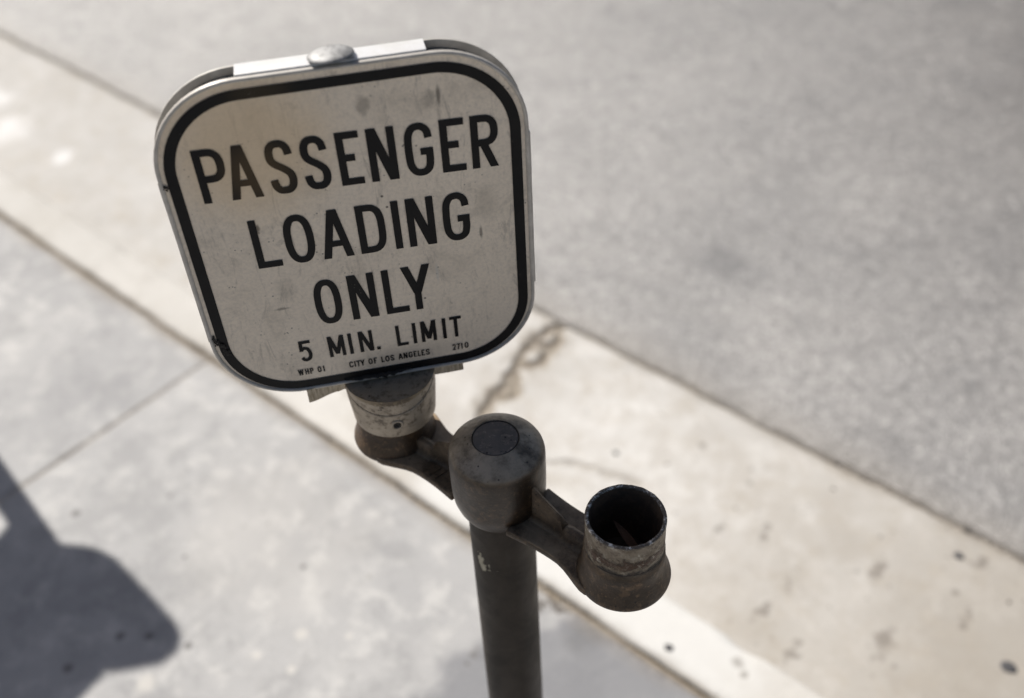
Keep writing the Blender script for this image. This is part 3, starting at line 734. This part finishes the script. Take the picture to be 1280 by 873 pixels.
GLY = {
 'P': [('s', [(0, 'b'), (0, 't')]), ('s', bowl(.44, 1))],
 'R': [('s', [(0, 'b'), (0, 't')]), ('s', bowl(.48, 1)), ('d', .42, .47, .94, -1)],
 'E': [('s', [(0, 'b'), (0, 't')]), ('s', [(0, 1), ('r', 1)]), ('s', [(0, .52), (.86, .52)]), ('s', [(0, 0), ('r', 0)])],
 'F': [('s', [(0, 'b'), (0, 't')]), ('s', [(0, 1), ('r', 1)]), ('s', [(0, .50), (.86, .50)])],
 'L': [('s', [(0, 'b'), (0, 't')]), ('s', [(0, 0), ('r', 0)])],
 'I': [('s', [(.5, 'b'), (.5, 't')])],
 'H': [('s', [(0, 'b'), (0, 't')]), ('s', [(1, 'b'), (1, 't')]), ('s', [(0, .5), (1, .5)])],
 'T': [('s', [('l', 1), ('r', 1)]), ('s', [(.5, 'b'), (.5, 1)])],
 'D': [('s', [(0, 'b'), (0, 't')]), ('s', [(0, 1), (.38, 1)] + [(.38 + .62 * abs(math.cos(t)) ** .75, .5 + .5 * math.copysign(abs(math.sin(t)) ** .62, math.sin(t))) for t in [math.pi / 2 - math.pi * i / 16 for i in range(1, 16)]] + [(.38, 0), (0, 0)])],
 'O': [('s', oval())], '0': [('s', oval())],
 'C': [('s', cat(Cc))],
 'G': [('s', cat(G_) + [(1, .50)]), ('s', [('r', .455), (.56, .455)])],
 'S': [('s', cat([(1, .76), (.93, .90), (.73, .985), (.5, 1), (.25, .985), (.06, .90), (0, .765), (.06, .645), (.26, .56), (.5, .50), (.74, .43), (.94, .34), (1, .22), (.93, .09), (.73, .012), (.48, 0), (.24, .015), (.06, .10), (0, .24)]))],
 '5': [('s', [('r', 1), (.08, 1)]), ('s', [(.08, 't'), (.02, .50)]), ('s', cat([(.03, .56), (.25, .64), (.5, .66), (.82, .58), (1, .33), (.84, .08), (.48, 0), (.20, .03), (0, .15)]))],
 '2': [('s', cat([(0, .74), (.1, .93), (.5, 1), (.9, .93), (1, .74), (.88, .50), (.5, .26), (.06, 0)])), ('s', [('l', 0), ('r', 0)])],
 '7': [('s', [('l', 1), ('r', 1)]), ('d', .32, -1, .98, 1)],
 '1': [('s', [(.72, 'b'), (.72, 't')]), ('s', [(.72, .96), (.18, .80)])],
 'N': [('s', [(0, 'b'), (0, 't')]), ('s', [(1, 'b'), (1, 't')]), ('n',)],
 'M': [('s', [(0, 'b'), (0, 't')]), ('s', [(1, 'b'), (1, 't')]), ('m',)],
 'A': [('a',)], 'Y': [('y',)], 'W': [('w',)], '.': [('dot',)],
}
NLET = 0
def text_line(name, letters, wS, slope=0., zb=0., label=None):
    """letters: (char, x0, x1, z_bottom_at_x0, z_top_at_x0) in mm on the face"""
    b = bmesh.new(); layer = [0]
    def quad(p):
        y = -.00015 - .000012 * layer[0]
        vs = [b.verts.new((x / 1000, y, z / 1000)) for x, z in p]
        b.faces.new(vs)
    for ch, x0, x1, z0, z1 in letters:
        w_ = wS; W, H_ = x1 - x0, z1 - z0
        def shear(p): return [(x, z + slope * (x - x0)) for x, z in p]
        for g in GLY[ch]:
            layer[0] = (layer[0] + 1) % 8
            if g[0] == 's':
                pts = []
                for gx, gy in g[1]:
                    X = x0 + w_ / 2 + (W - w_) * gx if not isinstance(gx, str) else (x0 if gx == 'l' else x1)
                    Z = z0 + w_ / 2 + (H_ - w_) * gy if not isinstance(gy, str) else (z0 if gy == 'b' else z1)
                    pts.append((X, Z))
                if ch == 'I': pts = [(x0 + W / 2, z) for _, z in pts]
                cl = math.hypot(pts[0][0] - pts[-1][0], pts[0][1] - pts[-1][1]) < 1e-6
                if cl: pts = pts[:-1]
                L_, R_ = [], []; n2 = len(pts)
                for i, p in enumerate(pts):
                    a_ = pts[i - 1] if (i > 0 or cl) else None; c_ = pts[(i + 1) % n2] if (i < n2 - 1 or cl) else None
                    d1 = Vector((p[0] - a_[0], p[1] - a_[1])).normalized() if a_ else None
                    d2 = Vector((c_[0] - p[0], c_[1] - p[1])).normalized() if c_ else None
                    d = (d1 + d2).normalized() if d1 is not None and d2 is not None else (d1 if d1 is not None else d2)
                    nn = Vector((-d.y, d.x)); k_ = 1.
                    if d1 is not None and d2 is not None: k_ = 1 / max(.5, nn.dot(Vector((-d1.y, d1.x))))
                    L_.append((p[0] + nn.x * w_ / 2 * k_, p[1] + nn.y * w_ / 2 * k_)); R_.append((p[0] - nn.x * w_ / 2 * k_, p[1] - nn.y * w_ / 2 * k_))
                for i in range(n2 if cl else n2 - 1):
                    j = (i + 1) % n2; quad(shear([L_[i], L_[j], R_[j], R_[i]]))
            else:
                def dia(xa, za, xb, zb_, ww):
                    quad(shear([(xa - ww / 2, za), (xa + ww / 2, za), (xb + ww / 2, zb_), (xb - ww / 2, zb_)]))
                    layer[0] = (layer[0] + 1) % 8
                k2 = 1.06
                if g[0] == 'd':
                    _, xa, za, xb, zb_ = g
                    Z = lambda q: z0 if q == -1 else (z1 if q == 1 else z0 + H_ * q)
                    dia(x0 + w_ / 2 + (W - w_) * xa, Z(za), x0 + w_ / 2 + (W - w_) * xb, Z(zb_), w_ * 1.12)
                elif g[0] == 'n': dia(x0 + w_ * .62, z1, x1 - w_ * .62, z0, w_ * 1.22)
                elif g[0] == 'm':
                    xm = (x0 + x1) / 2; zl = z0 + H_ * .12
                    dia(x0 + w_ * .6, z1, xm, zl, w_ * 1.12); dia(x1 - w_ * .6, z1, xm, zl, w_ * 1.12)
                elif g[0] == 'a':
                    xm = (x0 + x1) / 2; ww = w_ * 1.05
                    dia(x0 + ww / 2, z0, xm - w_ * .10, z1, ww); dia(x1 - ww / 2, z0, xm + w_ * .10, z1, ww)
                    f = .24; quad(shear([(x0 + W * .16, z0 + H_ * f), (x1 - W * .16, z0 + H_ * f), (x1 - W * .21, z0 + H_ * f + w_ * .92), (x0 + W * .21, z0 + H_ * f + w_ * .92)]))
                elif g[0] == 'y':
                    xm = (x0 + x1) / 2; zm = z0 + H_ * .44; ww = w_ * 1.14
                    dia(x0 + ww / 2, z1, xm - .0, zm - w_ * .4, ww); dia(x1 - ww / 2, z1, xm, zm - w_ * .4, ww)
                    quad(shear([(xm - w_ / 2, z0), (xm + w_ / 2, z0), (xm + w_ / 2, zm + w_ * .3), (xm - w_ / 2, zm + w_ * .3)]))
                elif g[0] == 'w':
                    ww = w_ * 1.04; q1 = x0 + W * .30; q2 = x1 - W * .30; xm = (x0 + x1) / 2
                    dia(x0 + ww / 2, z1, q1, z0, ww); dia(xm, z1 - H_ * .05, q1, z0, ww); dia(xm, z1 - H_ * .05, q2, z0, ww); dia(x1 - ww / 2, z1, q2, z0, ww)
                elif g[0] == 'dot':
                    quad(shear([(x0, z0), (x0 + w_ * 1.05, z0), (x0 + w_ * 1.05, z0 + w_ * 1.05), (x0, z0 + w_ * 1.05)]))
    me = D.meshes.new(name); b.to_mesh(me); b.free()
    o = link(name, me, M_ink, fc)
    if label: o['label'] = label
    return o
def run(chars, xs_, za, zb_, sl, h):
    """place letters on a baseline falling from za by slope sl"""
    return [(c_, x0, x1, za + sl * (x0 - xs_[0][0]), za + sl * (x0 - xs_[0][0]) + h) for c_, (x0, x1) in zip(chars, xs_)]
text_line('lettering', run('PASSENGER', [(-121.3, -97.8), (-98.6, -72.8), (-65.3, -43.6), (-37.4, -15.8), (-8.3, 10.8), (16.8, 39.8), (46.9, 70.4), (76.8, 97.2), (102.4, 125.6)], 60.2, 0, -.0235, 50.3), 6.4, -.0235, label='black word PASSENGER in tall capitals, second and third letters painted brown as if in warm reflected light')
text_line('lettering', run('LOADING', [(-92.2, -70.9), (-65.4, -40.3), (-35.3, -8.6), (-2.4, 21.7), (28.4, 34.8), (40.9, 65.0), (72.3, 96.0)], -13.4, 0, -.019, 50.6), 6.4, -.019, label='black word LOADING')
text_line('lettering', run('ONLY', [(-51.9, -27.9), (-20.2, 4.0), (11.1, 32.6), (28.7, 55.4)], -88.0, 0, -.008, 51.4), 6.4, -.008, label='black word ONLY')
text_line('lettering', run('5MIN.LIMIT', [(-75.6, -64.2), (-48.4, -33.0), (-29.0, -26.0), (-19.4, -6.2), (-3.6, -.5), (16.1, 27.0), (32.1, 35.1), (39.9, 54.5), (60.9, 63.9), (68.0, 79.3)], -129.3, 0, -.0085, 25.6), 3.4, -.0085, label='black line 5 MIN. LIMIT')
text_line('lettering', run('WHP01', [(-81.5, -76.0), (-74.8, -71.2), (-70.2, -66.7), (-62.9, -59.2), (-58.2, -55.9)], -145.9, 0, -.005, 7.4), 1.22, -.005, label='small black code WHP 01')
text_line('lettering', run('CITYOFLOSANGELES', [(-32.6, -28.6), (-27.6, -26.4), (-25.8, -21.7), (-21.9, -17.6), (-14.1, -10.0), (-8.8, -5.7), (-1.6, 1.5), (2.3, 6.4), (7.3, 11.1), (14.9, 19.4), (20.1, 24.0), (25.0, 28.9), (30.0, 33.1), (34.0, 36.8), (37.6, 40.9), (41.9, 45.8)], -146.9, 0, -.008, 7.4), 1.22, -.008, label='small black words CITY OF LOS ANGELES')
text_line('lettering', run('2710', [(68.2, 71.6), (72.4, 75.8), (76.0, 78.6), (80.2, 84.1)], -147.4, 0, -.003, 7.6), 1.22, -.003, label='small black number 2710')

# torn foam strip under the sign and grime where it leaks over the border
b = bmesh.new(); rows = []
for i in range(41):
    x = -.0775 + .1545 * i / 40
    zt = -.1640; zb = -.1762 - .0015 * kn1(x, 25, 2) - .0040 * sst(-.045, -.078, x) + .0015 * (abs(x) < .045)
    yo = .0015 - .0045 * sst(-.05, -.078, x) + .001 * kn1(x, 30, 4)
    rows.append([b.verts.new((x, yo, zt)), b.verts.new((x, yo - .0005, zb)), b.verts.new((x, .020, zb + .001)), b.verts.new((x, .020, zt))])
for a_, c_ in zip(rows, rows[1:]):
    for j in range(4): b.faces.new((a_[j], a_[(j + 1) % 4], c_[(j + 1) % 4], c_[j]))
b.faces.new(rows[0]); b.faces.new(rows[-1][::-1])
sgn(build('foot_strip', b, M_plate, post, 35))
b = bmesh.new(); rows = []
for i in range(61):
    x = -.040 + .066 * i / 60
    t = math.sin(math.pi * i / 60) ** .4
    top = -.1600 + .0022 * kn1(x, 220, 1) * t; th = (.0040 + .0022 * kn1(x, 160, 5)) * t + .0004
    yo = -.0012 - .0012 * t * (1 + kn1(x, 190, 7))
    rows.append([b.verts.new((x, .001, top)), b.verts.new((x, yo, top - th * .2)), b.verts.new((x, yo - .0008 * t, top - th * .6)), b.verts.new((x, yo * .6, top - th)), b.verts.new((x, .004, top - th))])
for a_, c_ in zip(rows, rows[1:]):
    for j in range(4): b.faces.new((a_[j], a_[j + 1], c_[j + 1], c_[j]))
sgn(build('sealant', b, M_rubber, post, 60))
# crusted scrape on the lower left corner of the face
b = bmesh.new()
for i in range(40):
    t = random.random(); x = -.1482 + .0105 * t + random.gauss(0, .0014); z = -.082 - .022 * t + random.gauss(0, .0020)
    r = random.uniform(.0006, .0019); n_ = 6; ph = random.random() * 6
    c_ = [b.verts.new((x + r * math.cos(ph + 6.283 * k_ / n_) * random.uniform(.6, 1.3), -.0006 - .00002 * i, z + r * random.uniform(1., 1.9) * math.sin(ph + 6.283 * k_ / n_))) for k_ in range(n_)]
    top = b.verts.new((x, -.0012 - .00002 * i, z))
    for k_ in range(n_): b.faces.new((c_[k_], c_[(k_ + 1) % n_], top))
sgn(build('scrape_grime', b, M_rubber, post, 0))
b = bmesh.new()
for i in range(10):
    x = -.1495 + random.gauss(0, .0014) + .004 * random.random(); z = .080 + random.gauss(0, .0012); r = random.uniform(.0006, .0015)
    c_ = [b.verts.new((x + r * math.cos(6.283 * k_ / 6), -.0008 - .00002 * i, z + r * math.sin(6.283 * k_ / 6))) for k_ in range(6)]
    top = b.verts.new((x, -.0014 - .00002 * i, z))
    for k_ in range(6): b.faces.new((c_[k_], c_[(k_ + 1) % 6], top))
sgn(build('scrape_grime', b, M_rubber, post, 0))

# ------------------------------------------------------------------ dead leaf and litter in the open socket
def leaf(name, L, W, mat, loc, rot, label, cat_):
    b = bmesh.new(); rows = []
    for i in range(15):
        t = i / 14; w_ = W * math.sin(math.pi * min(1, t * 1.02)) ** .8 + .0003; z = .004 * math.sin(t * 3.1)
        rows.append([b.verts.new((L * (t - .5), s_ * w_, z + abs(s_) * .35 * w_ + .0008 * noise.noise(Vector((t * 9, s_ * 3, 0))))) for s_ in (-1, -.5, 0, .5, 1)])
    for a_, c_ in zip(rows, rows[1:]):
        for j in range(4): b.faces.new((a_[j], a_[j + 1], c_[j + 1], c_[j]))
    geo = b.faces[:]; bmesh.ops.solidify(b, geom=geo, thickness=.0004)
    o = build(name, b, mat, None, 60, loc); o.rotation_euler = rot
    tag(o, label, cat_); return o
leaf('dead_leaf', .050, .0036, M_leaf, (C.x + .006, C.y + .004, .884), (.3, .40, -.95), 'curled reddish brown dead leaf inside the open rusty socket', 'leaf')
b = bmesh.new()
for i in range(26):
    a_ = random.uniform(0, 6.28); r = random.uniform(.004, .026); th = random.uniform(0, 6.28); L_ = random.uniform(.006, .018)
    c0 = Vector((r * math.cos(a_), r * math.sin(a_), .002 + random.uniform(0, .009))); d = Vector((math.cos(th), math.sin(th), random.uniform(-.3, .3))) * L_ / 2
    if (c0 + d).xy.length > .030 or (c0 - d).xy.length > .030: continue
    s_ = Vector((-math.sin(th), math.cos(th), 0)) * .0008; u_ = Vector((0, 0, .0010))
    q = [b.verts.new(c0 - d - s_), b.verts.new(c0 - d + s_), b.verts.new(c0 - d + u_), b.verts.new(c0 + d - s_), b.verts.new(c0 + d + s_), b.verts.new(c0 + d + u_)]
    for f in ((0, 1, 2), (3, 5, 4), (0, 3, 4, 1), (1, 4, 5, 2), (2, 5, 3, 0)): b.faces.new([q[k_] for k_ in f])
o = build('leaf_litter', b, M_litter, None, 0, (C.x, C.y, .856)); tag(o, 'dark scraps of dry litter at the bottom of the open socket', 'litter', kind='stuff')

# ------------------------------------------------------------------ trodden gum on gutter, kerb and road edge
def gum(al, ac, z, r, label):
    b = bmesh.new(); sd_ = al * 13 + ac * 7; prev = None; rings = []
    for rr, h in ((1.0, 0), (.92, .0016), (.6, .0022), (.02, .0024)):
        rings.append([b.verts.new((r * rr * math.cos(t) * (1 + .28 * noise.noise(Vector((math.cos(t), math.sin(t), sd_)))), r * .85 * rr * math.sin(t) * (1 + .28 * noise.noise(Vector((math.cos(t), math.sin(t), sd_ + 4)))), h)) for t in [6.2832 * i / 18 for i in range(18)]])
    for a_, c_ in zip(rings, rings[1:]):
        for i in range(18): b.faces.new((a_[i], a_[(i + 1) % 18], c_[(i + 1) % 18], c_[i]))
    b.faces.new(rings[-1])
    p = kd * al + kn * ac
    o = build('chewing_gum', b, M_gum, None, 60, (p.x, p.y, z)); o.rotation_euler.z = KY
    tag(o, label, 'gum', 'trodden gum spots on the concrete')
def gz(y): return GZ - .004 + .012 * (y - .99) / .566
gum(-.020, 1.313, gz(1.31), .0155, 'large black gum spot on the gutter in the bottom right corner')
gum(-.191, 1.490, gz(1.49), .0105, 'dark oval gum spot on the gutter just below the asphalt edge at right')
gum(-.490, .893, 0, .0085, 'small grey gum spot on the pale kerb top below the open socket')
gum(-.893, 1.290, gz(1.29), .0068, 'small faint gum spot on the gutter above the open socket')

# ------------------------------------------------------------------ loose grit along the road edge and on the slabs
def grit(name, n_, place, size, mat, label, z_of):
    me = D.meshes.new(name); vs = []; fs = []
    for i in range(n_):
        x, y = place(); r = random.uniform(*size) * random.choice((1, 1, 1, 1.8)); b0 = len(vs); z = z_of(x, y)
        hx = [random.uniform(.6, 1.2) for _ in range(5)]; ph = random.random() * 6.28
        for k_ in range(5): vs.append((x + r * hx[k_] * math.cos(ph + 1.2566 * k_), y + r * hx[k_] * math.sin(ph + 1.2566 * k_), z))
        vs.append((x + r * .2, y, z + r * random.uniform(.6, 1.1)))
        for k_ in range(5): fs.append((b0 + k_, b0 + (k_ + 1) % 5, b0 + 5))
    me.from_pydata(vs, [], fs); me.update()
    o = link(name, me, mat); o.rotation_euler.z = KY
    tag(o, label, 'grit', kind='stuff')
m = N('mixed grit'); mg = m.noise(35, 2); M_grit = m.done(m.mix(m.ramp(mg, .35, .65), (.09, .08, .07), (.42, .38, .33)), .85)
def edge_place():
    x = random.uniform(-5, 1.2); return x, road_edge(x) + random.gauss(-.006, .014)
grit('road_edge_grit', 1500, edge_place, (.0012, .0038), M_grit, 'loose grit gathered along the asphalt edge of the gutter', lambda x, y: GZ + .004)
grit('seam_grit', 420, lambda: (random.uniform(-4, 0), YB + random.gauss(0, .010)), (.0008, .0026), M_grit, 'fine grit lying along the seam between sidewalk and kerb', lambda x, y: -.003)
grit('gutter_grit', 260, lambda: (random.uniform(-4.5, .6), 1.56 - abs(random.gauss(0, .16))), (.001, .0030), M_grit, 'sparse grit scattered over the gutter pan', lambda x, y: gz(y))

# ------------------------------------------------------------------ unseen twin meter added left of view, outlined to cast the slab shadow
def meter():
    dirh = Vector((math.sin(a), -math.cos(a), 0))          # way the shadows run
    sp = Vector((math.cos(a), math.sin(a), 0))             # across them
    tan = math.tan(e_)
    base_h = 1.0
    o0 = Vector((-.967, 1.314, 0))                          # where height base_h lands on the slabs
    foot = o0 - dirh * base_h / tan
    root = empty('shadow_caster_meter', (foot.x, foot.y, 0)); root.rotation_euler.z = a    # local x = sp, so the heads face along the sun's way
    tag(root, 'unseen grey twin head meter, added and outlined to cast the shadow across the bottom left slabs', 'parking meter')
    k_ = tan / math.tan(math.radians(33))
    b = bmesh.new(); lathe(b, [(.045, -.02), (.045, .01), (.0300, .014), (.0300, base_h + .02)], 32); build('pole', b, M_pole, root)
    def head(pts, name, dep, mat=M_zinc):
        b = bmesh.new()
        hw = dep / 2; n_ = len(pts)
        cx = sum(p[0] for p in pts) / n_; cz = sum(p[1] for p in pts) / n_
        def ring(y, s_): return [b.verts.new(((cx + (x - cx) * s_) / 1000, y, base_h + (cz + (z - cz) * s_) * k_ / 1000)) for x, z in pts]
        rr = [ring(-hw, .80), ring(-hw * .7, .96), ring(0, 1.), ring(hw * .7, .96), ring(hw, .80)]
        for q, c_ in zip(rr, rr[1:]):
            for i in range(n_): b.faces.new((q[i], q[(i + 1) % n_], c_[(i + 1) % n_], c_[i]))
        b.faces.new(rr[0]); b.faces.new(rr[-1][::-1])
        return build(name, b, mat, root, 50)
    head([(-24, -50), (0, -52), (32, 45), (62, 66), (84, 90), (97, 118), (105, 178), (110, 228), (110, 243), (103, 254), (88, 265), (50, 268), (10, 252), (-30, 236), (-40, 100)], 'caster_head', .07)  # outline follows the shadow wanted on the slabs
    head([(-20, -40), (-60, -26), (-130, -45), (-215, -20), (-225, 110), (-215, 262), (-110, 250), (-68, 242), (-28, 234), (-18, 100)], 'caster_head', .07)
meter()
